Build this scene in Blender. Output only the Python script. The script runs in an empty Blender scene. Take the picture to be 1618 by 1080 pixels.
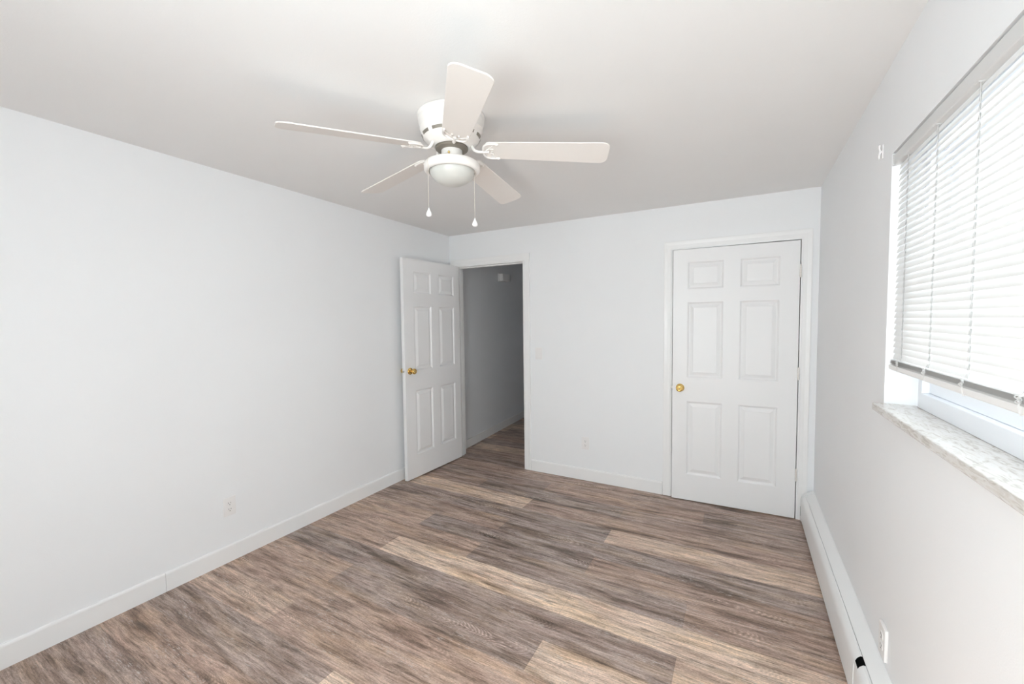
import bpy, bmesh, math, random
from mathutils import Vector, Matrix

S = bpy.context.scene
COL = S.collection
random.seed(7)

# ------------------------------------------------------------------ camera
F_PX = 653.77
YAW, PITCH, ROLL = 0.5099, -0.0507, -0.0117
CAM = Vector((2.8352, -3.6786, 1.5052))
cyw, syw, cp, sp = math.cos(YAW), math.sin(YAW), math.cos(PITCH), math.sin(PITCH)
fw = Vector((-syw * cp, cyw * cp, sp))
r0 = Vector((cyw, syw, 0))
u0 = r0.cross(fw)
rt = math.cos(ROLL) * r0 + math.sin(ROLL) * u0
up = -math.sin(ROLL) * r0 + math.cos(ROLL) * u0
cam = bpy.data.cameras.new('camera')
cam.sensor_width = 36.0
cam.lens = F_PX / 1618 * 36.0
cam.clip_start = 0.02
co = bpy.data.objects.new('camera', cam)
COL.objects.link(co)
co.matrix_world = Matrix(((rt.x, up.x, -fw.x, CAM.x), (rt.y, up.y, -fw.y, CAM.y), (rt.z, up.z, -fw.z, CAM.z), (0, 0, 0, 1)))
S.camera = co

# ------------------------------------------------------------------ world, lights, exposure
S.view_settings.view_transform = 'Standard'
S.view_settings.look = 'None'
S.view_settings.gamma = 1.0
S.view_settings.use_curve_mapping = False
S.view_settings.exposure = 0.98
S.cycles.max_bounces = 16
S.cycles.diffuse_bounces = 10
S.cycles.transparent_max_bounces = 16

W = bpy.data.worlds.new('sky')
S.world = W
W.use_nodes = True
wn = W.node_tree
bg = wn.nodes['Background']
bg.inputs[0].default_value = (0.86, 0.93, 1.0, 1)
bg.inputs[1].default_value = 1.0


def area(name, loc, rot, sx, sy, power, col=(1, 1, 1)):
    l = bpy.data.lights.new(name, 'AREA')
    l.shape = 'RECTANGLE'
    l.size, l.size_y, l.energy, l.color = sx, sy, power, col
    o = bpy.data.objects.new(name, l)
    COL.objects.link(o)
    o.location = loc
    o.rotation_euler = rot
    return o


R90 = math.pi / 2
# high sun that falls through the added rear window onto the floor beside the camera
sl = bpy.data.lights.new('sun', 'SUN')
sl.energy = 26.0
sl.angle = math.radians(0.6)
sl.color = (1.0, 0.985, 0.96)
so = bpy.data.objects.new('sun', sl)
COL.objects.link(so)
so.rotation_euler = Vector((0.29, 0.90, -1.0)).to_track_quat('-Z', 'Y').to_euler()
# daylight outside the blinded window (shines towards -x)
area('daylight_side_window', (3.66, -2.54, 1.62), (0, R90, 0), 0.95, 1.9, 7, (0.97, 0.985, 1.0))
# added fill light outside the unseen, added rear window (shines towards +y)
area('rear_fill_light', (2.25, -4.66, 1.45), (R90, 0, 0), 0.8, 1.5, 46, (0.94, 0.975, 1.0))
# added fill light outside the made-up second window of the right wall (shines towards -x)
area('second_fill_light', (3.68, -3.92, 1.50), (0, R90, 0), 1.2, 0.7, 13, (0.94, 0.975, 1.0))
# ------------------------------------------------------------------ materials
MATS = {}


def new_mat(name):
    m = bpy.data.materials.new(name)
    m.use_nodes = True
    nt = m.node_tree
    return m, nt, nt.nodes['Principled BSDF']


def paint(name, col, rough=0.5, bump=0.0, scale=300.0, metal=0.0, var=0.0, spec=0.5):
    m, nt, b = new_mat(name)
    b.inputs['Base Color'].default_value = (*col, 1)
    b.inputs['Roughness'].default_value = rough
    b.inputs['Metallic'].default_value = metal
    b.inputs['Specular IOR Level'].default_value = spec
    tc = nt.nodes.new('ShaderNodeTexCoord')
    n = nt.nodes.new('ShaderNodeTexNoise')
    n.inputs['Scale'].default_value = scale
    n.inputs['Detail'].default_value = 3
    nt.links.new(tc.outputs['Object'], n.inputs['Vector'])
    if bump:
        bp = nt.nodes.new('ShaderNodeBump')
        bp.inputs['Strength'].default_value = bump
        bp.inputs['Distance'].default_value = 0.001
        nt.links.new(n.outputs['Fac'], bp.inputs['Height'])
        nt.links.new(bp.outputs['Normal'], b.inputs['Normal'])
    if var:
        n2 = nt.nodes.new('ShaderNodeTexNoise')
        n2.inputs['Scale'].default_value = 2.5
        n2.inputs['Detail'].default_value = 4
        nt.links.new(tc.outputs['Object'], n2.inputs['Vector'])
        mx = nt.nodes.new('ShaderNodeMix')
        mx.data_type = 'RGBA'
        mx.inputs['A'].default_value = (*[c * (1 - var) for c in col], 1)
        mx.inputs['B'].default_value = (*[min(1, c * (1 + var)) for c in col], 1)
        nt.links.new(n2.outputs['Fac'], mx.inputs['Factor'])
        nt.links.new(mx.outputs['Result'], b.inputs['Base Color'])
    MATS[name] = m
    return m


M_WALL = paint('wall_paint', (0.85, 0.86, 0.873), 0.6, 0.25, 220, var=0.012, spec=0.3)
M_CEIL = paint('ceiling_paint', (0.83, 0.825, 0.82), 0.8, 0.35, 160, var=0.012, spec=0.2)
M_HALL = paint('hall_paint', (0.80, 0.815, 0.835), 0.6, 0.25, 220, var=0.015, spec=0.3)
M_TRIM = paint('trim_paint', (0.86, 0.86, 0.86), 0.35, 0.1, 90)
M_DOOR = paint('door_paint', (0.85, 0.85, 0.855), 0.4, 0.12, 120)
M_HINGE = paint('painted_hinge', (0.82, 0.79, 0.75), 0.4, 0.1, 200)
M_BRASS = paint('brass', (0.83, 0.57, 0.2), 0.16, metal=1.0)
M_STEEL = paint('steel', (0.5, 0.47, 0.42), 0.3, metal=1.0)
M_PLAST = paint('white_plastic', (0.84, 0.825, 0.82), 0.35)
M_HOLE = paint('dark_slot', (0.02, 0.02, 0.02), 0.8)
M_FAN = paint('fan_enamel', (0.84, 0.81, 0.78), 0.3)
M_BLADE = paint('fan_blade_laminate', (0.82, 0.78, 0.745), 0.45, 0.05, 60)
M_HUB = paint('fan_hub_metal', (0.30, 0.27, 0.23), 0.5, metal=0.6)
M_HEAT = paint('heater_enamel', (0.83, 0.835, 0.835), 0.4, 0.08, 80)
M_VINYL = paint('window_vinyl', (0.84, 0.86, 0.90), 0.35)
M_RAIL = paint('blind_rail', (0.66, 0.66, 0.66), 0.4)
M_BRAIL = paint('blind_bottom_rail', (0.86, 0.85, 0.84), 0.4)
M_STACK = paint('blind_stack', (0.70, 0.69, 0.68), 0.45)
M_CORD = paint('blind_cord', (0.88, 0.88, 0.87), 0.7)
M_CHAIN = paint('bead_chain', (0.72, 0.66, 0.58), 0.4)
M_DARK = paint('closet_interior', (0.25, 0.25, 0.25), 0.8)


def make_slat_mat():
    m, nt, b = new_mat('blind_slat')
    b.inputs['Base Color'].default_value = (0.82, 0.81, 0.80, 1)
    b.inputs['Roughness'].default_value = 0.4
    t = nt.nodes.new('ShaderNodeBsdfTranslucent')
    t.inputs['Color'].default_value = (0.92, 0.90, 0.88, 1)
    mx = nt.nodes.new('ShaderNodeMixShader')
    mx.inputs[0].default_value = 0.12
    nt.links.new(b.outputs[0], mx.inputs[1])
    nt.links.new(t.outputs[0], mx.inputs[2])
    nt.links.new(mx.outputs[0], nt.nodes['Material Output'].inputs[0])
    return m


M_SLAT = make_slat_mat()


def make_cord_mat():
    m, nt, b = new_mat('blind_cord')
    b.inputs['Base Color'].default_value = (0.88, 0.88, 0.87, 1)
    b.inputs['Roughness'].default_value = 0.7
    t = nt.nodes.new('ShaderNodeBsdfTranslucent')
    t.inputs['Color'].default_value = (1.0, 1.0, 1.0, 1)
    mx = nt.nodes.new('ShaderNodeMixShader')
    mx.inputs[0].default_value = 0.8
    nt.links.new(b.outputs[0], mx.inputs[1])
    nt.links.new(t.outputs[0], mx.inputs[2])
    nt.links.new(mx.outputs[0], nt.nodes['Material Output'].inputs[0])
    return m


M_LADDER = make_cord_mat()


def make_glass():
    m = bpy.data.materials.new('window_glass')
    m.use_nodes = True
    nt = m.node_tree
    nt.nodes.clear()
    o = nt.nodes.new('ShaderNodeOutputMaterial')
    tr = nt.nodes.new('ShaderNodeBsdfTransparent')
    tr.inputs[0].default_value = (0.96, 0.985, 0.98, 1)
    gl = nt.nodes.new('ShaderNodeBsdfGlossy')
    gl.inputs['Roughness'].default_value = 0.02
    lw = nt.nodes.new('ShaderNodeLayerWeight')
    lw.inputs[0].default_value = 0.5
    pw = nt.nodes.new('ShaderNodeMath')
    pw.operation = 'POWER'
    pw.inputs[1].default_value = 5.0
    fr = nt.nodes.new('ShaderNodeMath')
    fr.operation = 'MULTIPLY_ADD'
    fr.inputs[1].default_value = 0.9
    fr.inputs[2].default_value = 0.04
    nt.links.new(lw.outputs['Facing'], pw.inputs[0])
    nt.links.new(pw.outputs[0], fr.inputs[0])
    mx = nt.nodes.new('ShaderNodeMixShader')
    nt.links.new(fr.outputs[0], mx.inputs[0])
    nt.links.new(tr.outputs[0], mx.inputs[1])
    nt.links.new(gl.outputs[0], mx.inputs[2])
    nt.links.new(mx.outputs[0], o.inputs[0])
    return m


M_GLASS = make_glass()


def make_frosted():
    m, nt, b = new_mat('frosted_glass_bowl')
    b.inputs['Base Color'].default_value = (0.62, 0.62, 0.59, 1)
    b.inputs['Roughness'].default_value = 0.35
    b.inputs['Subsurface Weight'].default_value = 0.3
    b.inputs['Subsurface Radius'].default_value = (0.02, 0.02, 0.02)
    return m


M_BOWL = make_frosted()


def make_marble():
    m, nt, b = new_mat('marble_sill')
    tc = nt.nodes.new('ShaderNodeTexCoord')
    mp = nt.nodes.new('ShaderNodeMapping')
    mp.inputs['Rotation'].default_value = (0.3, 0.2, 0.9)
    mp.inputs['Scale'].default_value = (26, 7, 40)
    n = nt.nodes.new('ShaderNodeTexNoise')
    n.inputs['Scale'].default_value = 3
    n.inputs['Detail'].default_value = 8
    n.inputs['Distortion'].default_value = 1.2
    r = nt.nodes.new('ShaderNodeValToRGB')
    r.color_ramp.elements[0].position = 0.36
    r.color_ramp.elements[0].color = (0.50, 0.46, 0.42, 1)
    r.color_ramp.elements[1].position = 0.56
    r.color_ramp.elements[1].color = (0.70, 0.68, 0.66, 1)
    e = r.color_ramp.elements.new(0.46)
    e.color = (0.63, 0.595, 0.56, 1)
    nt.links.new(tc.outputs['Object'], mp.inputs[0])
    nt.links.new(mp.outputs[0], n.inputs['Vector'])
    nt.links.new(n.outputs['Fac'], r.inputs[0])
    nt.links.new(r.outputs[0], b.inputs['Base Color'])
    b.inputs['Roughness'].default_value = 0.25
    return m


M_MARBLE = make_marble()


def make_floor_mat():
    m, nt, b = new_mat('vinyl_plank_floor')
    N, L = nt.nodes.new, nt.links.new

    def math_(op, a, bb=None, clamp=False):
        n = N('ShaderNodeMath')
        n.operation = op
        n.use_clamp = clamp
        for i, v in enumerate((a, bb)):
            if v is None:
                continue
            if isinstance(v, (int, float)):
                n.inputs[i].default_value = v
            else:
                L(v, n.inputs[i])
        return n.outputs[0]

    def noise(vec, scale, detail, rough=0.6, dist=0.0):
        n = N('ShaderNodeTexNoise')
        n.inputs['Scale'].default_value = scale
        n.inputs['Detail'].default_value = detail
        n.inputs['Roughness'].default_value = rough
        n.inputs['Distortion'].default_value = dist
        L(vec, n.inputs['Vector'])
        return n.outputs['Fac']

    def mapping(vec, sc):
        n = N('ShaderNodeMapping')
        n.inputs['Scale'].default_value = sc
        L(vec, n.inputs[0])
        return n.outputs[0]

    def ramp(f, stops):
        r = N('ShaderNodeValToRGB')
        els = r.color_ramp.elements
        els[0].position, els[0].color = stops[0][0], (*stops[0][1], 1)
        els[1].position, els[1].color = stops[-1][0], (*stops[-1][1], 1)
        for p_, c_ in stops[1:-1]:
            e = els.new(p_)
            e.color = (*c_, 1)
        L(f, r.inputs[0])
        return r.outputs[0]

    def mix(f, a, bb, mode='MIX'):
        n = N('ShaderNodeMix')
        n.data_type = 'RGBA'
        n.blend_type = mode
        if isinstance(f, (int, float)):
            n.inputs['Factor'].default_value = f
        else:
            L(f, n.inputs['Factor'])
        for k, v in (('A', a), ('B', bb)):
            if isinstance(v, tuple):
                n.inputs[k].default_value = (*v, 1)
            else:
                L(v, n.inputs[k])
        return n.outputs['Result']

    tc = N('ShaderNodeTexCoord')
    at = N('ShaderNodeAttribute')
    at.attribute_name = 'plank_seed'
    tone = N('ShaderNodeAttribute')
    tone.attribute_name = 'plank_tone'
    uv = N('ShaderNodeUVMap')
    uv.uv_map = 'plank'
    add = N('ShaderNodeVectorMath')
    add.operation = 'ADD'
    L(tc.outputs['Object'], add.inputs[0])
    L(at.outputs['Vector'], add.inputs[1])
    P = add.outputs[0]
    sep = N('ShaderNodeSeparateXYZ')
    L(uv.outputs[0], sep.inputs[0])
    # blotches and streaks that run with the grain, from broad to fine
    warp = noise(mapping(P, (1.2, 3.0, 1)), 1.0, 2)
    wv = N('ShaderNodeCombineXYZ')
    L(math_('MULTIPLY', warp, 0.05), wv.inputs[1])
    add2 = N('ShaderNodeVectorMath')
    add2.operation = 'ADD'
    L(P, add2.inputs[0])
    L(wv.outputs[0], add2.inputs[1])
    Q = add2.outputs[0]
    broad = noise(mapping(Q, (1.7, 13, 1)), 1.0, 4, 0.60)
    hue = noise(mapping(Q, (2.2, 9, 1)), 1.0, 3, 0.55)
    streak = noise(mapping(Q, (2.8, 34, 1)), 1.0, 6, 0.72)
    fine = noise(mapping(Q, (10, 150, 1)), 1.0, 5, 0.75)
    grain = noise(mapping(Q, (60, 330, 1)), 1.0, 3, 0.7)
    speck = noise(mapping(Q, (110, 190, 1)), 1.0, 2, 0.7)

    light = ramp(broad, [(0.33, (0.50, 0.355, 0.265)), (0.44, (0.70, 0.54, 0.425)), (0.56, (0.82, 0.665, 0.54)), (0.68, (0.66, 0.505, 0.395))])
    mid = ramp(broad, [(0.33, (0.205, 0.14, 0.11)), (0.43, (0.395, 0.278, 0.22)), (0.56, (0.515, 0.38, 0.31)), (0.68, (0.335, 0.238, 0.19))])
    grey = ramp(broad, [(0.33, (0.085, 0.065, 0.055)), (0.43, (0.22, 0.172, 0.15)), (0.56, (0.40, 0.34, 0.32)), (0.68, (0.185, 0.142, 0.12))])
    t = tone.outputs['Fac']
    c = mix(math_('MULTIPLY', t, 2.0, True), grey, mid)
    c = mix(math_('SUBTRACT', math_('MULTIPLY', t, 2.0), 1.0, True), c, light)
    hu = ramp(hue, [(0.36, (1.05, 1.01, 0.92)), (0.48, (1.0, 1.0, 1.0)), (0.62, (1.0, 0.97, 0.98))])
    c = mix(0.85, c, hu, 'MULTIPLY')
    st = ramp(streak, [(0.36, (0.36, 0.33, 0.31)), (0.45, (0.80, 0.79, 0.78)), (0.54, (1.06, 1.06, 1.06)), (0.66, (1.28, 1.28, 1.29))])
    c = mix(0.82, c, st, 'MULTIPLY')
    fi = ramp(fine, [(0.35, (0.46, 0.44, 0.42)), (0.48, (0.97, 0.97, 0.97)), (0.64, (1.36, 1.36, 1.37))])
    c = mix(0.80, c, fi, 'MULTIPLY')
    gr = ramp(grain, [(0.30, (0.66, 0.65, 0.64)), (0.52, (1.02, 1.02, 1.02)), (0.72, (1.28, 1.28, 1.28))])
    c = mix(0.75, c, gr, 'MULTIPLY')
    sk = ramp(speck, [(0.30, (0.76, 0.75, 0.74)), (0.5, (1.0, 1.0, 1.0)), (0.7, (1.2, 1.2, 1.2))])
    c = mix(0.7, c, sk, 'MULTIPLY')
    # cathedral figure: nested arcs around the middle of the plank
    cc = math_('SUBTRACT', 0.088, sep.outputs[1])
    px = N('ShaderNodeSeparateXYZ')
    L(P, px.inputs[0])
    wob = noise(mapping(P, (3.0, 9, 1)), 1.0, 2, 0.45)
    ph = math_('ADD', math_('ADD', math_('MULTIPLY', px.outputs[0], 34.0), math_('MULTIPLY', math_('MULTIPLY', cc, cc), 3400.0)), math_('MULTIPLY', wob, 12.0))
    arc = math_('SINE', math_('MULTIPLY', ph, 6.283))
    arcs = ramp(math_('ADD', math_('MULTIPLY', arc, 0.5), 0.5), [(0.0, (0.62, 0.57, 0.53)), (0.45, (1.0, 1.0, 1.0)), (0.85, (1.05, 1.05, 1.05)), (1.0, (1.55, 1.55, 1.57))])
    am = ramp(noise(mapping(P, (1.9, 3.0, 1)), 1.0, 2), [(0.54, (0, 0, 0)), (0.64, (1, 1, 1))])
    am2 = math_('SUBTRACT', 1.0, math_('MULTIPLY', math_('ABSOLUTE', cc), 15.0), True)
    c = mix(math_('MULTIPLY', math_('MULTIPLY', math_('MULTIPLY', am, am2), ramp(fine, [(0.40, (0.35, 0.35, 0.35)), (0.55, (1, 1, 1))])), math_('SUBTRACT', 1.25, t, True)), c, arcs, 'MULTIPLY')
    # dark knots and drawn-out dark marks
    kn = ramp(noise(mapping(Q, (5.5, 30, 1)), 1.0, 3, 0.6), [(0.64, (0, 0, 0)), (0.74, (1, 1, 1))])
    c = mix(math_('MULTIPLY', kn, 0.55), c, (0.085, 0.062, 0.052))
    # pale limed flecks inside the darker streaks
    fleck = ramp(noise(mapping(Q, (26, 190, 1)), 1.0, 4, 0.75), [(0.54, (0, 0, 0)), (0.62, (1, 1, 1))])
    fmask = ramp(noise(mapping(Q, (2.6, 16, 1)), 1.0, 2), [(0.50, (0, 0, 0)), (0.64, (1, 1, 1))])
    c = mix(math_('MULTIPLY', math_('MULTIPLY', fleck, fmask), 0.75), c, (0.66, 0.61, 0.58))
    # bevelled joints between the planks
    e1 = math_('MINIMUM', sep.outputs[0], sep.outputs[1])
    joint = math_('LESS_THAN', e1, 0.0011)
    c = mix(math_('MULTIPLY', joint, 0.32), c, (0.06, 0.045, 0.035))
    L(c, b.inputs['Base Color'])
    b.inputs['Roughness'].default_value = 0.42
    b.inputs['Specular IOR Level'].default_value = 0.35
    bp = N('ShaderNodeBump')
    bp.inputs['Strength'].default_value = 0.25
    bp.inputs['Distance'].default_value = 0.001
    L(math_('ADD', fine, grain), bp.inputs['Height'])
    L(bp.outputs[0], b.inputs['Normal'])
    return m


M_FLOOR = make_floor_mat()


# ------------------------------------------------------------------ mesh helpers
class MB:
    def __init__(self):
        self.bm = bmesh.new()

    def face(self, pts, smooth=False):
        vs = [self.bm.verts.new(p) for p in pts]
        f = self.bm.faces.new(vs)
        f.smooth = smooth
        return f

    def box(self, a, b, bevel=0.0, seg=2):
        x0, y0, z0 = [min(a[i], b[i]) for i in range(3)]
        x1, y1, z1 = [max(a[i], b[i]) for i in range(3)]
        t = bmesh.new()
        bmesh.ops.create_cube(t, size=1)
        for v in t.verts:
            v.co = Vector(((x0 + x1) / 2 + v.co.x * (x1 - x0), (y0 + y1) / 2 + v.co.y * (y1 - y0), (z0 + z1) / 2 + v.co.z * (z1 - z0)))
        if bevel:
            bmesh.ops.bevel(t, geom=t.edges[:], offset=bevel, segments=seg, profile=0.5, affect='EDGES')
        self.absorb(t)
        return self

    def absorb(self, t, mat=None):
        mp = {}
        for v in t.verts:
            mp[v] = self.bm.verts.new(mat @ v.co if mat else v.co)
        for f in t.faces:
            try:
                g = self.bm.faces.new([mp[v] for v in f.verts])
                g.smooth = f.smooth
            except ValueError:
                pass
        t.free()

    def rings(self, rings, closed=True, cap=True, smooth=True):
        """skin a list of point rings"""
        vr = [[self.bm.verts.new(p) for p in r] for r in rings]
        n = len(vr[0])
        for a, b in zip(vr, vr[1:]):
            for i in range(n if closed else n - 1):
                j = (i + 1) % n
                try:
                    f = self.bm.faces.new((a[i], a[j], b[j], b[i]))
                    f.smooth = smooth
                except ValueError:
                    pass
        if cap and closed:
            for r, s in ((vr[0], -1), (vr[-1], 1)):
                try:
                    self.bm.faces.new(r if s > 0 else r[::-1])
                except ValueError:
                    pass
        return self

    def lathe(self, prof, c=(0, 0, 0), seg=40, axis='Z', smooth=True):
        """prof: list of (radius, height)"""
        rs = []
        for r, h in prof:
            ring = []
            for i in range(seg):
                a = 2 * math.pi * i / seg
                p = (max(r, 1e-5) * math.cos(a), max(r, 1e-5) * math.sin(a), h)
                if axis == 'X':
                    p = (p[2], p[0], p[1])
                elif axis == 'Y':
                    p = (p[0], p[2], p[1])
                ring.append((c[0] + p[0], c[1] + p[1], c[2] + p[2]))
            rs.append(ring)
        return self.rings(rs, smooth=smooth)

    def tube(self, pts, rad, seg=8, flat=1.0):
        pts = [Vector(p) for p in pts]
        rads = rad if isinstance(rad, (list, tuple)) else [rad] * len(pts)
        rs = []
        for i, p in enumerate(pts):
            d = (pts[min(i + 1, len(pts) - 1)] - pts[max(i - 1, 0)]).normalized()
            h = Vector((0, 0, 1)) if abs(d.z) < 0.9 else Vector((1, 0, 0))
            s = d.cross(h).normalized()
            t = s.cross(d).normalized()
            rs.append([p + rads[i] * (math.cos(2 * math.pi * k / seg) * s + flat * math.sin(2 * math.pi * k / seg) * t) for k in range(seg)])
        return self.rings(rs)

    def ribbon(self, pts, rad):
        """open half-round strip bulging towards -x"""
        rs = []
        for p in pts:
            p = Vector(p)
            rs.append([p + Vector((-rad * math.sin(a) * .6, rad * math.cos(a), 0)) for a in (0, .8, 1.571, 2.342, 3.1416)])
        return self.rings(rs, closed=False, cap=False)

    def prism(self, poly, axis, a, b, smooth=False):
        """extrude a 2-D polygon (other two axes in xyz order) along axis from a to b"""
        def P(q, h):
            l = list(q)
            l.insert('XYZ'.index(axis), h)
            return l
        return self.rings([[P(q, a) for q in poly], [P(q, b) for q in poly]], smooth=smooth)

    def build(self, name, mat, parent=None, autosmooth=None, weld=True):
        if weld:
            bmesh.ops.remove_doubles(self.bm, verts=self.bm.verts[:], dist=1e-5)
        bmesh.ops.recalc_face_normals(self.bm, faces=self.bm.faces[:])
        me = bpy.data.meshes.new(name)
        self.bm.to_mesh(me)
        self.bm.free()
        me.materials.append(mat)
        o = bpy.data.objects.new(name, me)
        COL.objects.link(o)
        if parent:
            o.parent = parent
        if autosmooth is not None:
            for p in me.polygons:
                p.use_smooth = True
            me.set_sharp_from_angle(angle=math.radians(autosmooth))
        return o


def bez(p0, p1, p2, p3, n=10):
    out = []
    for i in range(n + 1):
        t = i / n
        out.append(Vector(p0) * (1 - t) ** 3 + Vector(p1) * 3 * t * (1 - t) ** 2 + Vector(p2) * 3 * t * t * (1 - t) + Vector(p3) * t ** 3)
    return out


def structure(o, label=None):
    o['kind'] = 'structure'
    if label:
        o['label'] = label
    return o


def thing(name, label, cat, loc=(0, 0, 0), group=None, rz=0.0):
    o = bpy.data.objects.new(name, None)
    o.empty_display_size = 0.05
    COL.objects.link(o)
    o.location = loc
    o.rotation_euler = (0, 0, rz)
    o['label'] = label
    o['category'] = cat
    if group:
        o['group'] = group
    return o


# ------------------------------------------------------------------ room shell
RW = 3.3035          # room width
RY = -4.35           # rear wall face
HT = 2.62            # top of the wall slabs


def ceil_z(x, y):
    return 2.44 - 0.0029 * x - 0.0073 * y


# floor: every plank is a face with its own tone and grain offset
def build_floor():
    me = bpy.data.meshes.new('floor')
    tones = {
        0: [.25, .45, .40, .30], 1: [.40, .22, .48, .20], 2: [.40, .38, .12, .30], 3: [.5, .86, .42, .45],
        4: [.2, .20, .10, .80], 5: [.4, .36, .12, .16], 6: [.62, .62, .10, .42], 7: [.5, .54, .20, .44],
        8: [.55, .52, .90, .88], 9: [.2, .14, .22, .72], 10: [.5, .55, .22, .84], 11: [.5, .46, .50, .45],
        12: [.68, .66, .46, .5], 13: [.2, .24, .9, .5], 14: [.55, .50, .48, .3], 15: [.4, .30, .5, .6],
    }
    PW, PL, Y0 = 0.195, 1.292, -0.025
    X0, X1, YA, YB = -0.55, 3.45, -4.45, 3.35
    verts, faces, seeds, ton, uvs = [], [], [], [], []
    k0 = int(math.floor((Y0 - YB) / PW)) - 1
    for k in range(k0, 40):
        yt, yb = Y0 - k * PW, Y0 - (k + 1) * PW
        if yt < YA or yb > YB:
            continue
        start = 0.737 - PL if k % 2 == 0 else 0.012
        rr = random.Random(100 + k)
        for j in range(-1, 4):
            xa, xb = start + j * PL, start + (j + 1) * PL
            if k in tones:
                t = tones[k][max(0, min(3, j + (1 if k % 2 == 0 else 1)))]
            else:
                t = rr.choice([.1, .2, .3, .4, .45, .5, .8])
            ca, cb = max(xa, X0), min(xb, X1)
            ta, tb = max(yb, YA), min(yt, YB)
            if cb - ca < 0.001 or tb - ta < 0.001:
                rr.random(); rr.random()
                continue
            i = len(verts)
            xm, ym = (xa + xb) / 2, (yt + yb) / 2
            # 2 x 2 split so the plank UV can measure the distance to the nearest edge
            xs = [ca, min(max(xm, ca + 1e-4), cb - 1e-4), cb]
            ys = [ta, min(max(ym, ta + 1e-4), tb - 1e-4), tb]
            for yy in ys:
                for xx in xs:
                    verts.append((xx, yy, 0.0))
            sd = (rr.uniform(0, 60), rr.uniform(0, 60), 0)
            for a in range(2):
                for b in range(2):
                    q = (i + a * 3 + b, i + a * 3 + b + 1, i + a * 3 + b + 4, i + a * 3 + b + 3)
                    faces.append(q)
                    seeds.append(sd)
                    ton.append(t)
                    for v in q:
                        x, y, _ = verts[v]
                        uvs.append((min(x - xa, xb - x), min(y - yb, yt - y)))
    me.from_pydata(verts, [], faces)
    a = me.attributes.new('plank_seed', 'FLOAT_VECTOR', 'FACE')
    b = me.attributes.new('plank_tone', 'FLOAT', 'FACE')
    for i, (s, t) in enumerate(zip(seeds, ton)):
        a.data[i].vector = s
        b.data[i].value = t
    u = me.uv_layers.new(name='plank')
    for i, q in enumerate(uvs):
        u.data[i].uv = q
    me.materials.append(M_FLOOR)
    o = bpy.data.objects.new('floor', me)
    COL.objects.link(o)
    structure(o, 'brown and grey wood-look vinyl plank floor')


build_floor()

m = MB()
xa, xb, ya, yb = -0.15, RW + 0.22, RY - 0.15, 0.06
low = [(x, y, ceil_z(x, y)) for x, y in ((xa, ya), (xb, ya), (xb, yb), (xa, yb))]
m.rings([low, [(x, y, 2.70) for x, y, z in low]], smooth=False)
structure(m.build('ceiling', M_CEIL), 'plain white painted ceiling')

structure(MB().box((-0.14, RY - 0.14, 0), (0, 0.0, HT)).build('wall_left', M_WALL), 'long blank white wall on the left')

# back wall with the hall opening and the closet opening
HX0, HX1, HZ = 0.083, 0.935, 2.108     # rough hall opening
KX0, KX1, KZ = 2.300, 3.212, 2.088     # rough closet opening
WT = 0.115
m = MB()
m.box((-0.14, 0, 0), (HX0, WT, HT))
m.box((HX0, 0, HZ), (HX1, WT, HT))
m.box((HX1, 0, 0), (KX0, WT, HT))
m.box((KX0, 0, KZ), (KX1, WT, HT))
m.box((KX1, 0, 0), (RW + 0.2, WT, HT))
structure(m.build('wall_back', M_WALL, weld=False), 'white back wall holding both doors')

# right wall with the window opening, far reveal slightly splayed
WY0, WY0B, WY1, WZ0, WZ1 = -1.640, -1.690, -3.45, 1.150, 2.100
XO = RW + 0.20
m = MB()


def hexa(p):
    m.rings([p[:4], p[4:]], smooth=False)


hexa([(RW, WY0, 0), (XO, WY0B, 0), (XO, 0, 0), (RW, 0, 0), (RW, WY0, HT), (XO, WY0B, HT), (XO, 0, HT), (RW, 0, HT)])
hexa([(RW, WY1, 0), (XO, WY1, 0), (XO, WY0B, 0), (RW, WY0, 0), (RW, WY1, WZ0), (XO, WY1, WZ0), (XO, WY0B, WZ0), (RW, WY0, WZ0)])
hexa([(RW, WY1, WZ1), (XO, WY1, WZ1), (XO, WY0B, WZ1), (RW, WY0, WZ1), (RW, WY1, HT), (XO, WY1, HT), (XO, WY0B, HT), (RW, WY0, HT)])
EY0, EY1, EZ0, EZ1 = -3.60, -4.24, 0.90, 2.10     # added second window, unseen, lets fill light in
m.box((RW, EY0, 0), (XO, WY1, HT))
m.box((RW, EY1, 0), (XO, EY0, EZ0))
m.box((RW, EY1, EZ1), (XO, EY0, HT))
m.box((RW, RY - 0.14, 0), (XO, EY1, HT))
structure(m.build('wall_right', M_WALL, weld=False), 'white wall with the window on the right')

# rear wall behind the camera with a window added and sized to light the room
QX0, QX1, QZ0, QZ1 = 1.95, 2.65, 0.75, 2.12
m = MB()
m.box((-0.14, RY, 0), (QX0, RY - 0.14, HT))
m.box((QX1, RY, 0), (RW + 0.2, RY - 0.14, HT))
m.box((QX0, RY, 0), (QX1, RY - 0.14, QZ0))
m.box((QX0, RY, QZ1), (QX1, RY - 0.14, HT))
structure(m.build('wall_rear', M_WALL, weld=False))
m = MB()
for a, b in (((QX0, QZ0), (QX1, QZ0 + .05)), ((QX0, QZ1 - .05), (QX1, QZ1)), ((QX0, QZ0 + .05), (QX0 + .05, QZ1 - .05)), ((QX1 - .05, QZ0 + .05), (QX1, QZ1 - .05)), ((2.285, QZ0 + .05), (2.315, QZ1 - .05))):
    m.box((a[0], RY - 0.05, a[1]), (b[0], RY - 0.11, b[1]))
w2 = structure(m.build('added_rear_window', M_VINYL, weld=False))  # unseen window, added for the fill light and the sun patch
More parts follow.
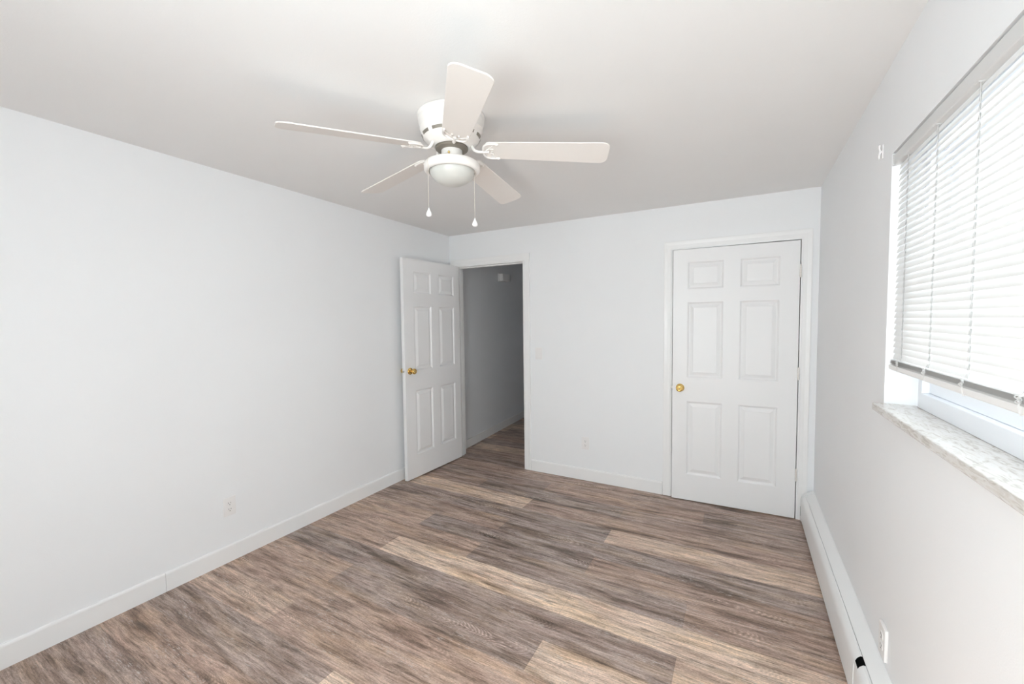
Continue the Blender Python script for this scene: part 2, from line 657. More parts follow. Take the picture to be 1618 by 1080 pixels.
for a, b in ((QX0 + .05, 2.285), (2.315, QX1 - .05)):
    MB().box((a, RY - .078, QZ0 + .05), (b, RY - .082, QZ1 - .05)).build('window_pane', M_GLASS, w2)  # panes of the added, unseen rear window

m = MB()
for a, b in (((EY1, EZ0), (EY0, EZ0 + .05)), ((EY1, EZ1 - .05), (EY0, EZ1)), ((EY1, EZ0 + .05), (EY1 + .05, EZ1 - .05)), ((EY0 - .05, EZ0 + .05), (EY0, EZ1 - .05))):
    m.box((RW + .09, a[0], a[1]), (RW + .16, b[0], b[1]))
w4 = structure(m.build('added_fill_window', M_VINYL, weld=False))  # unseen window, added so fill light reaches the left wall
MB().box((RW + .120, EY1 + .05, EZ0 + .05), (RW + .124, EY0 - .05, EZ1 - .05)).build('window_pane', M_GLASS, w4)  # pane of the added, unseen fill window

# hallway beyond the open door
m = MB()
A, B_ = (-0.012, 0.115), (-0.235, 3.2)
m.rings([[(A[0], A[1], 0), (B_[0], B_[1], 0), (B_[0] - .1, B_[1], 0), (A[0] - .1, A[1], 0)],
         [(A[0], A[1], 2.6), (B_[0], B_[1], 2.6), (B_[0] - .1, B_[1], 2.6), (A[0] - .1, A[1], 2.6)]], smooth=False)
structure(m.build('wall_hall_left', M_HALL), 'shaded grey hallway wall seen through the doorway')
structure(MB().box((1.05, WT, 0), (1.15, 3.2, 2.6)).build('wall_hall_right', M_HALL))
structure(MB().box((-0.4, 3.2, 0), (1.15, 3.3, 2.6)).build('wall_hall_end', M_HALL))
structure(MB().box((-0.4, WT, 2.44), (1.15, 3.3, 2.54)).build('ceiling_hall', M_CEIL))
m = MB()
dv = Vector((B_[0] - A[0], B_[1] - A[1], 0)).normalized()
nv = Vector((dv.y, -dv.x, 0)) * 0.013
P0, P1 = Vector((A[0], A[1] + .002, 0)), Vector((B_[0], B_[1], 0)) - dv * .005
m.rings([[P0 + nv * .08, P0 + nv, P1 + nv, P1 + nv * .08], [p + Vector((0, 0, .1)) for p in (P0 + nv * .08, P0 + nv, P1 + nv, P1 + nv * .08)]], smooth=False)
structure(m.build('baseboard_hall', M_TRIM), 'white baseboard along the hallway wall')

# closet behind the closed door
m = MB()
m.box((KX0 - .15, WT, 0), (KX0 - .1, .75, 2.5))
m.box((RW + .1, WT, 0), (RW + .15, .75, 2.5))
m.box((KX0 - .15, .75, 0), (RW + .15, .8, 2.5))
m.box((KX0 - .15, WT, 2.5), (RW + .15, .8, 2.55))
structure(m.build('wall_closet', M_DARK, weld=False))


# ------------------------------------------------------------------ baseboards
def baseboard_profile(t=0.012, h=0.11):
    return [(0.0005, 0), (t, 0), (t, h - .012), (t - .002, h - .005), (t - .005, h - .001), (t - .008, h), (0.0005, h)]


J = -2.663
m = MB()
m.prism([(x, z) for x, z in baseboard_profile()], 'Y', J + .0008, -0.013)
structure(m.build('baseboard_left', M_TRIM), 'white baseboard on the left wall, far length up to its joint')
m = MB()
m.prism([(x, z) for x, z in baseboard_profile()], 'Y', RY + .001, J - .0008)
structure(m.build('baseboard_left.001', M_TRIM), 'white baseboard on the left wall, near length')
m = MB()
m.prism([(-x, z) for x, z in baseboard_profile()], 'X', 0.992, 2.246)
structure(m.build('baseboard_back', M_TRIM), 'white baseboard between the doorway and the closet door')
m = MB()
m.prism([(RY + x, z) for x, z in baseboard_profile()], 'X', 0.014, RW - .09)
structure(m.build('baseboard_rear', M_TRIM))


# ------------------------------------------------------------------ door casings
def casing(name, x0, x1, zt, wleg, whead, label, left_w=None):
    """mitred casing around an opening whose inner edges are x0, x1, zt"""
    prof = [(0.0, 0.0), (0.0, .010), (.10, .0115), (.16, .0135), (.55, .0135), (.75, .0155), (.93, .0165), (1.0, .0155), (1.0, 0.0)]
    lw = left_w or wleg
    mm = MB()
    path = []
    for d, t in prof:
        y = -t - .0003
        path.append([(x0 - d * lw, y, .001), (x0 - d * lw, y, zt + d * whead), (x1 + d * wleg, y, zt + d * whead), (x1 + d * wleg, y, .001)])
    rings = list(map(list, zip(*path)))
    mm.rings(rings, smooth=False)
    return structure(mm.build(name, M_TRIM), label)


t1 = casing('trim_1', 0.090, 0.924, 2.095, 0.064, 0.078, 'white casing around the open hallway doorway', left_w=0.062)
m = MB()
JT = 0.012
m.box((HX0 + .0005, -.009, .001), (0.095, WT + .002, 2.094))
m.box((0.914, -.009, .001), (HX1 - .0005, WT + .002, 2.094))
m.box((HX0 + .0005, -.009, 2.094), (HX1 - .0005, WT + .002, HZ - .0005))
m.build('door_jamb', M_TRIM, t1, weld=False)
m = MB()
m.box((0.095, .040, .001), (0.106, .075, 2.083))
m.box((0.903, .040, .001), (0.914, .075, 2.083))
m.box((0.095, .040, 2.083), (0.914, .075, 2.094))
m.build('door_stop', M_TRIM, t1, weld=False)
m = MB()
m.box((0.9125, .008, 1.035), (0.9139, .034, 1.095), .0004)
m.build('strike_plate', M_BRASS, t1)['label'] = 'brass strike plate'
for z in (.30, 1.06, 1.83):
    m = MB()
    m.box((0.0951, -.002, z - .045), (0.0967, .030, z + .045), .0004)
    m.build('hinge_leaf', M_HINGE, t1)

t2 = casing('trim_2', 2.314, 3.199, 2.073, 0.064, 0.07, 'white casing around the closed closet door')
m = MB()
m.box((KX0 + .0005, -.009, .001), (2.318, WT, 2.073))
m.box((3.196, -.009, .001), (KX1 - .0005, WT, 2.073))
m.box((KX0 + .0005, -.009, 2.0735), (KX1 - .0005, WT, KZ - .0005))
m.build('door_jamb', M_TRIM, t2, weld=False)
m = MB()
m.box((2.318, .040, .001), (2.33, .075, 2.062))
m.box((3.184, .040, .001), (3.196, .075, 2.062))
m.box((2.318, .040, 2.062), (3.196, .075, 2.0734))
m.build('door_stop', M_TRIM, t2, weld=False)


# ------------------------------------------------------------------ six-panel doors
def six_panel_door(name, w, h, xs, zs, label, hx=0.0):
    """local frame: x from the hinge edge 0 to w, front face y=0 looking to -y, z up.
    xs: two (x0,x1) columns, zs: three (z0,z1) rows"""
    T = 0.035
    xs = [(a - hx, b - hx) for a, b in xs]
    gx = sorted([-hx, w - hx] + [v for c in xs for v in c])
    gz = sorted([0, h] + [v for c in zs for v in c])
    holes = {(gx.index(c[0]), gz.index(r[0])) for c in xs for r in zs}
    mm = MB()
    for y in (0, T):
        for i in range(len(gx) - 1):
            for k in range(len(gz) - 1):
                if (i, k) in holes:
                    continue
                mm.face([(gx[i], y, gz[k]), (gx[i + 1], y, gz[k]), (gx[i + 1], y, gz[k + 1]), (gx[i], y, gz[k + 1])])
    for i in range(len(gx) - 1):
        for z in (0, h):
            mm.face([(gx[i], 0, z), (gx[i + 1], 0, z), (gx[i + 1], T, z), (gx[i], T, z)])
    for k in range(len(gz) - 1):
        for x in (-hx, w - hx):
            mm.face([(x, 0, gz[k]), (x, T, gz[k]), (x, T, gz[k + 1]), (x, 0, gz[k + 1])])
    for (i, k) in holes:
        q = [(gx[i], gz[k]), (gx[i + 1], gz[k]), (gx[i + 1], gz[k + 1]), (gx[i], gz[k + 1])]
        for a in range(4):
            b = (a + 1) % 4
            mm.face([(q[a][0], 0, q[a][1]), (q[b][0], 0, q[b][1]), (q[b][0], T, q[b][1]), (q[a][0], T, q[a][1])])
    leaf = mm.build(name, M_DOOR)
    structure(leaf, label)
    prof = [(0.0, 0.0), (.004, .0020), (.011, .0100), (.016, .0120), (.021, .0120), (.043, .0040), (.045, .0022)]
    for c in xs:
        for r in zs:
            rings = []
            for d, dep in prof[::-1]:
                rings.append([(c[0] + d, dep, r[0] + d), (c[1] - d, dep, r[0] + d), (c[1] - d, dep, r[1] - d), (c[0] + d, dep, r[1] - d)])
            for d, dep in prof:
                rings.append([(c[0] + d, T - dep, r[0] + d), (c[1] - d, T - dep, r[0] + d), (c[1] - d, T - dep, r[1] - d), (c[0] + d, T - dep, r[1] - d)])
            MB().rings(rings, smooth=False).build('raised_panel', M_DOOR, leaf)
    return leaf


def knob(leaf, x, z, side, label):
    """brass knob on the front (side=-1) or the back (side=+1) face"""
    y0 = 0 if side < 0 else 0.035
    prof = [(0, .022), (.0115, .022), (.0125, .030), (.016, .036), (.0235, .042), (.0268, .050), (.0262, .058), (.0215, .0645), (.014, .0665), (.0125, .0655), (.0118, .064), (0, .064)]
    k = MB().lathe([(r, side * hh) for r, hh in prof], (x, y0, z), 40, 'Y').build('door_knob', M_BRASS, leaf, autosmooth=50)
    k['label'] = label
    rp = [(0, .0003), (.0325, .0003), (.0325, .003), (.029, .006), (.018, .0075), (.0135, .010), (.0125, .024), (0, .024)]
    MB().lathe([(r, side * hh) for r, hh in rp], (x, y0, z), 40, 'Y').build('rosette', M_BRASS, k, autosmooth=50)
    MB().lathe([(0, side * .0642), (.0045, side * .0642), (.0045, side * .0670), (0, side * .0670)], (x, y0, z), 16, 'Y').build('lock_button', M_STEEL, k)
    return k



# closed closet door: hinged on the right, resting a touch ajar
d2 = six_panel_door('door_2', 0.862, 2.056,
                    [(0.110, 0.370), (0.482, 0.742)],
                    [(0.215, 0.824), (1.018, 1.631), (1.735, 1.952)],
                    'closed white six-panel closet door beside the window wall', hx=0.862)
d2.location = (3.189, -0.020, 0.009)
d2.rotation_euler = (0, 0, math.radians(2.0))
knob(d2, 0.060 - 0.862, 0.932, -1, 'round brass knob')
m = MB()
m.box((-0.862 - .010, .013, .918), (-0.8615, .023, .940), .001)
m.build('latch', M_STEEL, d2)['label'] = 'small metal latch'
for z in (.330, 1.085, 1.835):
    m = MB()
    for k in range(5):
        m.lathe([(0, 0), (.0062, 0), (.0066, .001), (.0066, .0165), (.0062, .0175), (0, .0175)], (.0035, -.006, z - .045 + k * .018), 14)
    m.lathe([(0, -.004), (.004, -.003), (.005, 0), (0, 0)], (.0035, -.006, z - .045), 12)
    m.lathe([(0, 0), (.005, 0), (.004, .003), (0, .004)], (.0035, -.006, z + .045), 12)
    m.box((-.001, -.001, z - .045), (.0005, .030, z + .045))
    m.build('hinge', M_HINGE, d2, autosmooth=40, weld=False)

# open hallway door: hinged on the left, swung back a little past square to the wall
d1 = six_panel_door('door_1', 0.820, 2.088,
                    [(0.090, 0.334), (0.444, 0.688)],
                    [(0.220, 0.840), (1.033, 1.645), (1.765, 1.973)],
                    'open white six-panel door swung back against the left wall')
d1.location = (0.096, -0.010, 0.012)
d1.rotation_euler = (0, 0, math.radians(-91.9))
knob(d1, 0.757, 1.033, 1, 'round brass knob facing the room')
knob(d1, 0.757, 1.033, -1, 'round brass knob on the wall side')
m = MB()
m.lathe([(0, .0005), (.0085, .0005), (.0085, .0085), (.006, .0105), (0, .0105)], (.8205, .0175, 1.033), 20, 'X')
m.build('latch', M_STEEL, d1)['label'] = 'metal latch bolt on the door edge'

# ------------------------------------------------------------------ ceiling fan
FX, FY = 1.645, -2.10
FZ = ceil_z(FX, FY)
DROOP = math.radians(4.0)
fan = thing('ceiling_fan', 'white five-blade ceiling fan with a frosted bowl light', 'ceiling fan', (FX, FY, FZ))
Z = lambda z: z - FZ
m = MB()
m.lathe([(0, Z(FZ) - .0005), (.150, Z(FZ) - .0005), (.1535, -.004), (.1545, -.012), (.1500, -.015), (.1490, -.020), (.1510, -.024), (.1505, -.034), (.1465, -.046),
         (.1440, -.052), (.1440, -.066), (.1400, -.070), (.1385, -.078), (.1330, -.098), (.1250, -.112), (.1130, -.122), (.1100, -.126), (.1030, -.131),
         (.0900, -.140), (.0790, -.144), (.0740, -.142), (.0740, -.138), (0, -.138)], seg=64)
canopy = m.build('motor_housing', M_FAN, fan, autosmooth=35)
# cooling slots: one ring of long slots and one of short ones
for k in range(11):
    a0 = 2 * math.pi * k / 11 + .30
    da = .19
    ra, za, rb, zb = (.1345, -.0945, .1290, -.1055)
    m = MB()
    ring = []
    n = 6
    for off in (.0011, -.006):
        ra_, rb_ = ra + off, rb + off
        top = [((ra_) * math.cos(a0 - da + 2 * da * i / n), (ra_) * math.sin(a0 - da + 2 * da * i / n), za) for i in range(n + 1)]
        bot = [((rb_) * math.cos(a0 - da + 2 * da * i / n), (rb_) * math.sin(a0 - da + 2 * da * i / n), zb) for i in range(n + 1)][::-1]
        ring.append(top + bot)
    m.rings(ring, smooth=False)
    m.build('vent_slot', M_HUB, canopy)
m = MB()
m.lathe([(0, -.137), (.072, -.137), (.074, -.143), (.074, -.152), (.066, -.156), (.050, -.157), (0, -.157)], seg=40)
m.build('hub', M_HUB, fan, autosmooth=35)
m = MB()
m.lathe([(0, -.150), (.040, -.150), (.046, -.153), (.048, -.158), (.048, -.206), (.052, -.212), (0, -.212)], seg=40)
sw = m.build('switch_housing', M_FAN, fan, autosmooth=35)
m = MB()
m.lathe([(0, -.206), (.060, -.206), (.085, -.209), (.110, -.2125), (.121, -.2155), (.1262, -.220), (.1285, -.228), (.1285, -.243), (.1262, -.250), (.1210, -.2545), (.1130, -.2560),
         (.1085, -.2540), (.1070, -.248), (.104, -.246), (0, -.246)], seg=64)
ringo = m.build('light_ring', M_FAN, fan, autosmooth=35)
m = MB()
bowl = [(0, -.243), (.1030, -.243)]
for i in range(15):
    t = i / 14
    bowl.append((.1030 * math.cos(t * math.pi / 2) ** .85 if t < 1 else 0, -.250 - .064 * math.sin(t * math.pi / 2) ** 1.15))
m.lathe(bowl, seg=64)
m.build('glass_bowl', M_BOWL, fan, autosmooth=60)['label'] = 'frosted glass bowl'

PH = 0.42372
R_TIP = 0.716
BZ = Z(2.252)


def blade_mesh():
    """blade along +x, pitched about its own axis"""
    out = []
    n = 10
    x0, x1 = .150, R_TIP
    w0, w1 = .058, .073
    # outline, counter-clockwise from root
    pts = []
    for i in range(n + 1):                      # rounded root
        a = math.pi / 2 + math.pi * i / n
        pts.append((x0 + .030 + .030 * math.cos(a), w0 * math.sin(a)))
    c = .036
    for i in range(n + 1):                      # lower tip corner
        a = -math.pi / 2 + math.pi / 2 * i / n
        pts.append((x1 - c + c * math.cos(a), -w1 + c + c * math.sin(a)))
    for i in range(n + 1):
        a = math.pi / 2 * i / n
        pts.append((x1 - c + c * math.cos(a), w1 - c + c * math.sin(a)))
    th = .0055
    mm = MB()
    rings = []
    cx, cy = (x0 + x1) / 2, 0

    def inset(q, d):
        return (q[0] + d * (1 if q[0] < cx else -1) * (1 if (q[0] < x0 + .03 or q[0] > x1 - c) else 0), q[1] - d * (1 if q[1] > 0 else -1) * (1 if abs(q[1]) > d else 0))
    for d, z in ((.0015, -th / 2), (0, -th / 2 + .0015), (0, th / 2 - .0015), (.0015, th / 2)):
        rings.append([(*inset(q, d), z) for q in pts])
    mm.rings(rings, smooth=False)
    return mm


def iron_mesh():
    mm = MB()
    # arm from the hub down and out
    arm = bez((.050, 0, .052), (.100, 0, .050), (.084, 0, -.009), (.128, 0, -.010), 14) + [Vector((.150, 0, -.010)), Vector((.176, 0, -.0085))]
    mm.tube(arm, [.0095] * 4 + [.0085] * 8 + [.0075] * (len(arm) - 12), 10, .8)
    zz = -.0062
    for s in (-1, 1):
        outer = bez((.150, s * .004, zz - .003), (.148, s * .050, zz), (.170, s * .056, zz), (.222, s * .050, zz), 12)
        mm.tube(outer, [.0058] * 9 + [.0062, .0064, .0062, .0045], 8, .75)
        inner = bez((.158, s * .002, zz - .001), (.170, s * .018, zz), (.184, s * .020, zz), (.196, s * .014, zz), 8)
        mm.tube(inner, .0042, 8, .75)
        web = bez((.176, s * .018, zz), (.182, s * .032, zz), (.192, s * .034, zz), (.206, s * .050, zz), 8)
        mm.tube(web, .0032, 8, .75)
        mm.lathe([(0, -.003), (.0045, -.002), (.0055, 0), (0, .001)], (.214, s * .0495, zz - .0042), 10)
    mm.lathe([(0, -.003), (.0045, -.002), (.0055, 0), (0, .001)], (.188, 0, zz - .003), 10)
    return mm


pitch = math.radians(13)
b0 = i0 = None
for k in range(5):
    a = PH + 2 * math.pi * k / 5
    if b0 is None:
        b0 = blade_mesh().build('fan_blade', M_BLADE, fan)
        i0 = iron_mesh().build('blade_iron', M_FAN, b0, autosmooth=60, weld=False)
        b, i_ = b0, i0
    else:
        b = b0.copy()
        COL.objects.link(b)
        b.parent = fan
        i_ = i0.copy()
        COL.objects.link(i_)
        i_.parent = b
    b.location = (.150 * (1 - math.cos(DROOP)) * 0, 0, BZ + .0495)
    b.rotation_euler = (Matrix.Rotation(a, 3, 'Z') @ Matrix.Rotation(DROOP, 3, 'Y') @ Matrix.Rotation(-pitch, 3, 'X')).to_euler()

# two bead pull chains with drop-shaped pendants, on the camera's left and right sides of the ring
rr_, ff_ = Vector((.873, .488, 0)), Vector((-.488, .873, 0))


def chain(path, bottom, label):
    mm = MB()
    mm.tube(path, .0009, 6)
    c = mm.build('pull_chain', M_CHAIN, fan)
    c['label'] = label
    p = path[-1]
    MB().lathe([(0, 0), (.0020, -.001), (.0030, -.006), (.0068, -.014), (.0112, -.0235), (.0128, -.030), (.0116, -.0365), (.0070, -.0405), (0, -.0420)], tuple(p), 20).build('pendant', M_PLAST, c, autosmooth=60)


pl = -.0950 * rr_ - .086 * ff_
q0 = -.006 * rr_ - .052 * ff_
path = [q0 + Vector((0, 0, -.182)), q0 * 1.12 - .01 * rr_ + Vector((0, 0, -.188)), q0 * 1.25 - .035 * rr_ + Vector((0, 0, -.200)), .78 * pl + Vector((0, 0, -.2085)), .97 * pl + Vector((0, 0, -.2145)), 1.01 * pl + Vector((0, 0, -.226)), pl + Vector((0, 0, -.26)), pl + Vector((0, 0, -.436))]
chain(path, 0, 'shorter pull chain hanging on the left')
m = MB()
m.lathe([(0, 0), (.0045, 0), (.0045, .012), (.0035, .014), (0, .014)], (0, 0, 0), 12, 'X')
nn = m.build('chain_outlet', M_BRASS, sw)
nn.location = -.006 * rr_ - .046 * ff_ + Vector((0, 0, -.182))
nn.rotation_euler = (0, 0, math.atan2(-ff_.y, -ff_.x))
pr_ = .1010 * rr_ + .008 * ff_
path = [pr_ + Vector((0, 0, -.256)), pr_ + Vector((0, 0, -.33)), pr_ + Vector((0, 0, -.461))]
chain(path, 0, 'longer pull chain hanging on the right')


# ------------------------------------------------------------------ window_1: frame, sashes, panes, marble sill
FXI = 3.383
m = MB()
y0, y1, z0, z1 = WY0B - .004, WY1 + .002, 1.1805, WZ1 - .001
m.box((FXI, y1, z0), (XO - .03, y0, 1.237), .002)
m.box((FXI, y1, z1 - .04), (XO - .03, y0, z1), .002)
m.box((FXI, y0 - .034, 1.235), (XO - .03, y0, z1 - .038), .002)
m.box((FXI, y1, 1.235), (XO - .03, y1 + .034, z1 - .038), .002)
win = structure(m.build('window_1', M_VINYL, weld=False), 'white window behind the blind')
for nm, x, za, zb in (('lower', 3.402, 1.2375, 1.632), ('upper', 3.436, 1.592, z1 - .041)):
    m = MB()
    ya, yb, t, w = y0 - .036, y1 + .036, .028, .045
    m.box((x, yb, za), (x + t, ya, za + w), .003)
    m.box((x, yb, zb - w), (x + t, ya, zb), .003)
    m.box((x, ya - .052, za + w - .002), (x + t, ya, zb - w + .002), .003)
    m.box((x, yb, za + w - .002), (x + t, yb + .052, zb - w + .002), .003)
    sash = m.build('window_sash', M_VINYL, win, weld=False)
    MB().box((x + .012, yb + .05, za + w - .003), (x + .016, ya - .05, zb - w + .003)).build('window_pane', M_GLASS, sash)
m = MB()
m.box((3.268, -3.50, 1.1535), (3.400, -1.645, 1.1800), .003, 2)
m.build('window_sill', M_MARBLE, win)['label'] = 'white veined marble window sill'

# ------------------------------------------------------------------ horizontal blind
BY0, BY1 = -1.668, -3.42       # far and near ends of the slats
BX = RW + .0185                 # slat centre plane
blind = thing('window_blind', 'white horizontal slat blind lowered over the window on the right', 'blind', (BX, BY0, 2.09))
loc = lambda x, y, z: (x - BX, y - BY0, z - 2.09)


def bprism(poly, ya, yb, smooth=False, mm=None):
    mm = mm or MB()
    mm.prism([(x - BX, z - 2.09) for x, z in poly], 'Y', ya - BY0, yb - BY0, smooth)
    return mm


xf = RW + .0015
bprism([(xf + .003, 2.0935), (xf, 2.0905), (xf, 2.060), (xf + .0015, 2.0565), (xf + .004, 2.0550), (xf + .026, 2.0550), (xf + .029, 2.058), (xf + .029, 2.0935)], BY1, -1.655).build('headrail', M_RAIL, blind, autosmooth=30)
bprism([(xf + .022, 2.0930), (xf + .029, 2.0930), (xf + .029, 2.0996), (xf + .022, 2.0996)], BY1, -1.655).build('gap_shade_strip', M_HUB, blind)  # dark strip painting in the shade line above the headrail
m = MB()
m.box(loc(xf - .001, -1.6545, 2.0545), loc(xf + .030, -1.6435, 2.0945), .0015)
m.build('end_cap', M_RAIL, blind)
m = MB()
pit, tilt, hw = .0213, math.radians(70), .0125
zz = 2.044
ns = 0
slat_z = []
while zz > 1.362:
    slat_z.append(zz)
    prof = []
    for i in range(7):
        s = -1 + 2 * i / 6
        bow = .0016 * (1 - s * s)
        # room edge (s=-1) hangs down, outer edge up
        x = s * hw * math.cos(tilt) - bow * math.sin(tilt)
        z = s * hw * math.sin(tilt) + bow * math.cos(tilt)
        prof.append((x, z))
    jy = random.uniform(-.0015, .0015)
    dz = random.uniform(-.0004, .0004)
    m.rings([[(x, BY0 - BY0 + jy, zz - 2.09 + z + dz) for x, z in prof], [(x, BY1 - BY0, zz - 2.09 + z) for x, z in prof]], closed=False, cap=False)
    zz -= pit
m.build('slats', M_SLAT, blind, weld=False)
# spare slats lying stacked on the bottom rail
m = MB()
for k in range(5):
    z = 1.3335 + k * .0034
    prof = []
    for i in range(7):
        s = -1 + 2 * i / 6
        prof.append((s * hw - .001 + random.uniform(-.0006, .0006), z + .0016 * (1 - s * s) - 2.09))
    m.rings([[(x, random.uniform(-.001, .001), z_) for x, z_ in prof], [(x, BY1 - BY0, z_) for x, z_ in prof]], closed=False, cap=False)
m.build('stacked_slats', M_STACK, blind, weld=False)
c = BX - .001
bprism([(c - .0125, 1.328), (c - .0135, 1.325), (c - .0125, 1.314), (c - .010, 1.311), (c + .010, 1.311), (c + .0125, 1.314), (c + .0135, 1.325), (c + .0125, 1.328), (c, 1.331)], BY1, BY0 + .002).build('bottom_rail', M_BRAIL, blind, autosmooth=30)
for y in (-1.765, -2.012, -2.258, -2.500, -2.745, -2.99, -3.235):
    m = MB()
    xs_ = BX - hw * math.cos(tilt) - .0018
    pts = []
    for i, z in enumerate(slat_z):
        pts.append(Vector(loc(xs_ - .0004, y, z - hw * math.sin(tilt))))
        pts.append(Vector(loc(xs_ + .0026, y + .0006 * (-1) ** i, z + .004)))
    pts = [Vector(loc(xs_ + .002, y, 2.056))] + pts + [Vector(loc(c - .0145, y, 1.346))]
    m.ribbon(pts, .0022)
    m.tube([Vector(loc(c - .0145, y, 1.346)), Vector(loc(c - .0150, y, 1.325)), Vector(loc(c - .012, y, 1.310)), Vector(loc(c, y, 1.3102))], .0016, 6)
    lift = [Vector(loc(xs_ - .0010, y - .005, 2.056)), Vector(loc(xs_ - .0012, y - .0055, 1.7)), Vector(loc(xs_ - .0012, y - .005, 1.352))]
    m.ribbon(lift, .0014)
    # slack cord bunched above the bottom rail
    rnd = random.Random(int(-y * 1000))
    for q in range(5):
        cx_, cz_ = c - .0150 - rnd.uniform(0, .004), 1.339 + rnd.uniform(-.005, .009)
        lo = []
        r_ = rnd.uniform(.004, .008)
        for i in range(11):
            a = 2 * math.pi * i / 10
            lo.append(Vector(loc(cx_ + .0015 * math.sin(2 * a + q), y - .003 + rnd.uniform(-.001, .001) + r_ * math.cos(a), cz_ + .6 * r_ * math.sin(a))))
        m.tube(lo, .0011, 6)
    m.build('ladder_cord', M_LADDER, blind, weld=False)
    m = MB()
    m.box(loc(xf + .004, y - .009, 2.0532), loc(xf + .016, y + .009, 2.0556), .0005)
    m.build('cord_guide', M_RAIL, blind)

# ------------------------------------------------------------------ cord cleat on the wall
cl = thing('cord_cleat', 'small white cord cleat screwed to the wall beside the blind', 'cleat', (RW, -1.520, 2.150))
m = MB()
m.box((-.0035, -.006, -.026), (-.0003, .006, .026), .0012)
m.build('mounting_plate', M_PLAST, cl)
m = MB()
m.tube([(-.002, 0, 0), (-.006, 0, 0), (-.010, 0, 0)], [.005, .0045, .0045], 10)
m.tube(bez((-.010, 0, -.026), (-.015, 0, -.016), (-.0095, 0, -.008), (-.009, 0, 0), 8) + bez((-.009, 0, .001), (-.0095, 0, .008), (-.015, 0, .016), (-.010, 0, .026), 8), .0036, 8)
m.build('horn', M_PLAST, cl, weld=False)


# ------------------------------------------------------------------ baseboard heater
HXF = 3.2255
ht = thing('baseboard_heater', 'long white metal baseboard heater along the floor under the window', 'heater', (RW, -.02, 0))
hl = lambda poly: [(x - RW, z) for x, z in poly]


def hprism(poly, ya, yb):
    mm = MB()
    mm.prism(hl(poly), 'Y', ya + .02, yb + .02)
    return mm


hprism([(RW - .0005, .012), (RW - .003, .012), (RW - .003, .216), (3.256, .2075), (3.256, .2045), (3.2535, .2045), (3.2535, .2100), (RW - .010, .2345), (RW - .004, .2365), (RW - .0005, .2365)], -.022, -3.95).build('back_panel', M_HEAT, ht, autosmooth=25)


def cover(ya, yb, grow=0.0):
    g = grow
    outer = [(HXF + .012, .018), (HXF - g, .022), (HXF - .0005 - g, .035), (HXF - g, .160), (HXF + .003 - g, .180), (HXF + .010 - g, .195), (HXF + .021 - g, .2055), (HXF + .0268, .2058)]
    inner = [(HXF + .0268, .2040), (HXF + .021, .2035), (HXF + .011, .193), (HXF + .005, .179), (HXF + .002, .160), (HXF + .0015, .035), (HXF + .002, .024), (HXF + .012, .020)]
    return hprism(outer + inner, ya, yb)


cover(-.0615, -1.700).build('front_cover', M_HEAT, ht, autosmooth=35)
cover(-1.752, -3.95, .0022).build('front_cover', M_HEAT, ht, autosmooth=35)
# splice plate that closes the front of the gap between the covers
hprism([(HXF + .002, .022), (HXF + .0035, .022), (HXF + .0035, .186), (HXF + .002, .184)], -1.690, -1.765).build('splice_plate', M_HEAT, ht)
# end cap at the door side: closed box with rounded top
ec = [(HXF - .002, .012), (HXF - .002, .165), (HXF + .002, .186), (HXF + .010, .203), (HXF + .024, .2125), (RW - .012, .2375), (RW - .002, .2395), (RW - .002, .012)]
hprism(ec, -.022, -.060).build('end_cap', M_HEAT, ht, autosmooth=35)
m = MB()
m.box((HXF - .0026 - RW, -.0135, .040), (HXF + .001 - RW, -.0050, .112))
m.build('end_gap_shade', M_HOLE, ht)  # dark box painting in the shade of the gap beside the casing
# the finned element, a dark shape inside
hprism([(3.240, .045), (3.292, .045), (3.292, .150), (3.240, .150)], -.085, -3.94).build('heating_element', M_HOLE, ht)


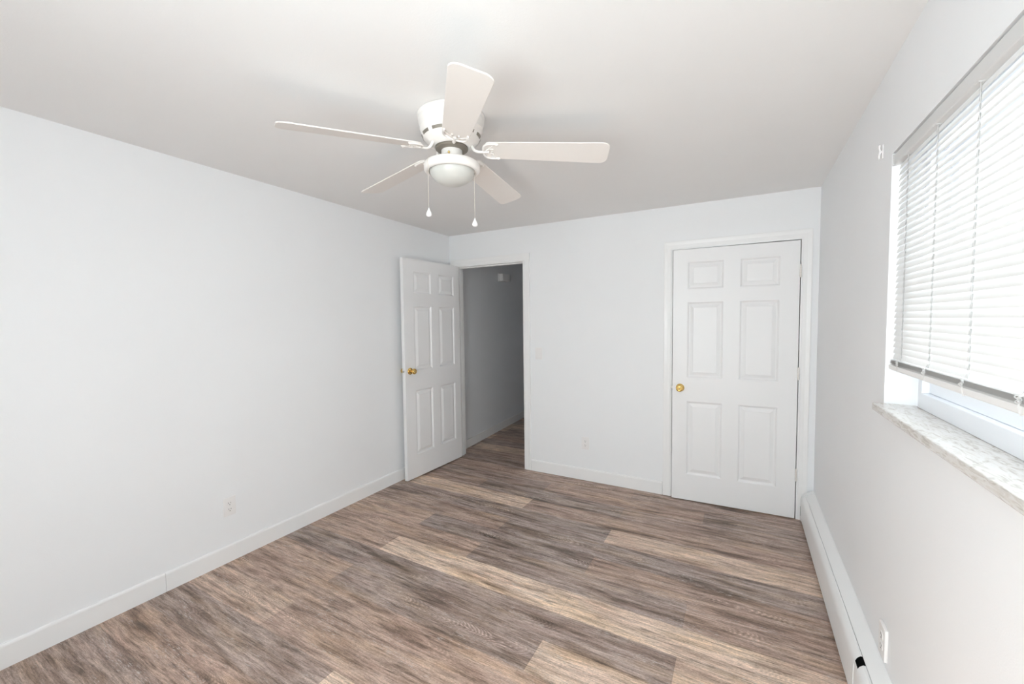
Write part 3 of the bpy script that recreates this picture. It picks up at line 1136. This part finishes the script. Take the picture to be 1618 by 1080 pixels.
# ------------------------------------------------------------------ outlets, switch
def wall_plate(name, label, cat, loc, rz, kind, group=None, proud=.006):
    """local frame: plate in the xz plane, facing -y"""
    t = thing(name, label, cat, loc, group, rz)
    p = proud
    m = MB()
    m.box((-.036, -p, -.0585), (.036, -.0004, .0585), min(.0022, p * .35), 3)
    plate = m.build('cover_plate', M_PLAST, t, autosmooth=40)
    if kind == 'outlet':
        for s in (1, -1):
            m = MB()
            poly = []
            for i in range(24):
                a = 2 * math.pi * i / 24
                poly.append((.0172 * math.cos(a), max(-.0142, min(.0142, .0172 * math.sin(a))) + s * .0195))
            m.prism(poly, 'Y', -p - .0016, -p + .0005)
            rec = m.build('receptacle', M_PLAST, t)
            for x, w, h in ((-.0064, .0022, .0085), (.0064, .0022, .0070)):
                m = MB()
                m.box((x - w / 2, -p - .0018, s * .0195 + .0035 - h / 2), (x + w / 2, -p - .0008, s * .0195 + .0035 + h / 2))
                m.build('slot', M_HOLE, rec)
            m = MB()
            m.lathe([(0, -.0018), (.0026, -.0018), (.0026, -.0008), (0, -.0008)], (0, -p, s * .0195 - .0078), 14, 'Y')
            m.build('ground_hole', M_HOLE, rec)
        m = MB()
        m.lathe([(0, -.0012), (.0020, -.0010), (.0030, 0), (0, .0005)], (0, -p, 0), 14, 'Y')
        m.build('screw', M_PLAST, t, autosmooth=40)
    else:
        m = MB()
        m.box((-.0170, -p - .0008, -.0335), (.0170, -p + .001, .0335), .0004)
        m.build('switch_frame', M_PLAST, t)
        m = MB()
        m.rings([[(-.0150, -p - .0004, -.0315), (.0150, -p - .0004, -.0315), (.0150, -p - .0004, .0315), (-.0150, -p - .0004, .0315)],
                 [(-.0145, -p - .0052, -.0310), (.0145, -p - .0052, -.0310), (.0145, -p - .0016, .0310), (-.0145, -p - .0016, .0310)]], smooth=False)
        m.build('rocker', M_PLAST, t)
        for z in (.048, -.048):
            m = MB()
            m.lathe([(0, -.0012), (.0020, -.0010), (.0030, 0), (0, .0005)], (0, -p, z), 14, 'Y')
            m.build('screw', M_PLAST, t, autosmooth=40)
    return t


wall_plate('wall_outlet', 'white double outlet low on the blank left wall', 'outlet', (0, -2.315, .352), R90, 'outlet', 'white wall outlets around the room')
wall_plate('wall_outlet', 'white double outlet on the back wall between the two doors', 'outlet', (1.557, 0, .352), 0, 'outlet', 'white wall outlets around the room')
wall_plate('wall_outlet', 'white double outlet on the window wall above the baseboard heater', 'outlet', (RW, -1.757, .325), -R90, 'outlet', 'white wall outlets around the room', proud=.011)
wall_plate('light_switch', 'white rocker light switch beside the open doorway', 'light switch', (1.080, 0, 1.183), 0, 'switch')

# ------------------------------------------------------------------ chime box high on the hallway wall
ch = thing('door_chime', 'small boxy door chime high on the shaded hallway wall', 'door chime', (A[0] - .0645 * 1.0, 1.0, 2.09))
ch.location = (A[0] + (B_[0] - A[0]) * (1.30 - A[1]) / (B_[1] - A[1]), 1.30, 2.100)
ch.rotation_euler = (0, 0, math.atan2(dv.y, dv.x) - R90)
m = MB()
m.box((.0006, -.120, -.056), (.014, .120, .056), .003)
m.build('backplate', M_PLAST, ch)
m = MB()
m.box((.014, -.112, -.050), (.074, .108, .050), .006, 3)
m.build('cover', M_PLAST, ch, autosmooth=40)
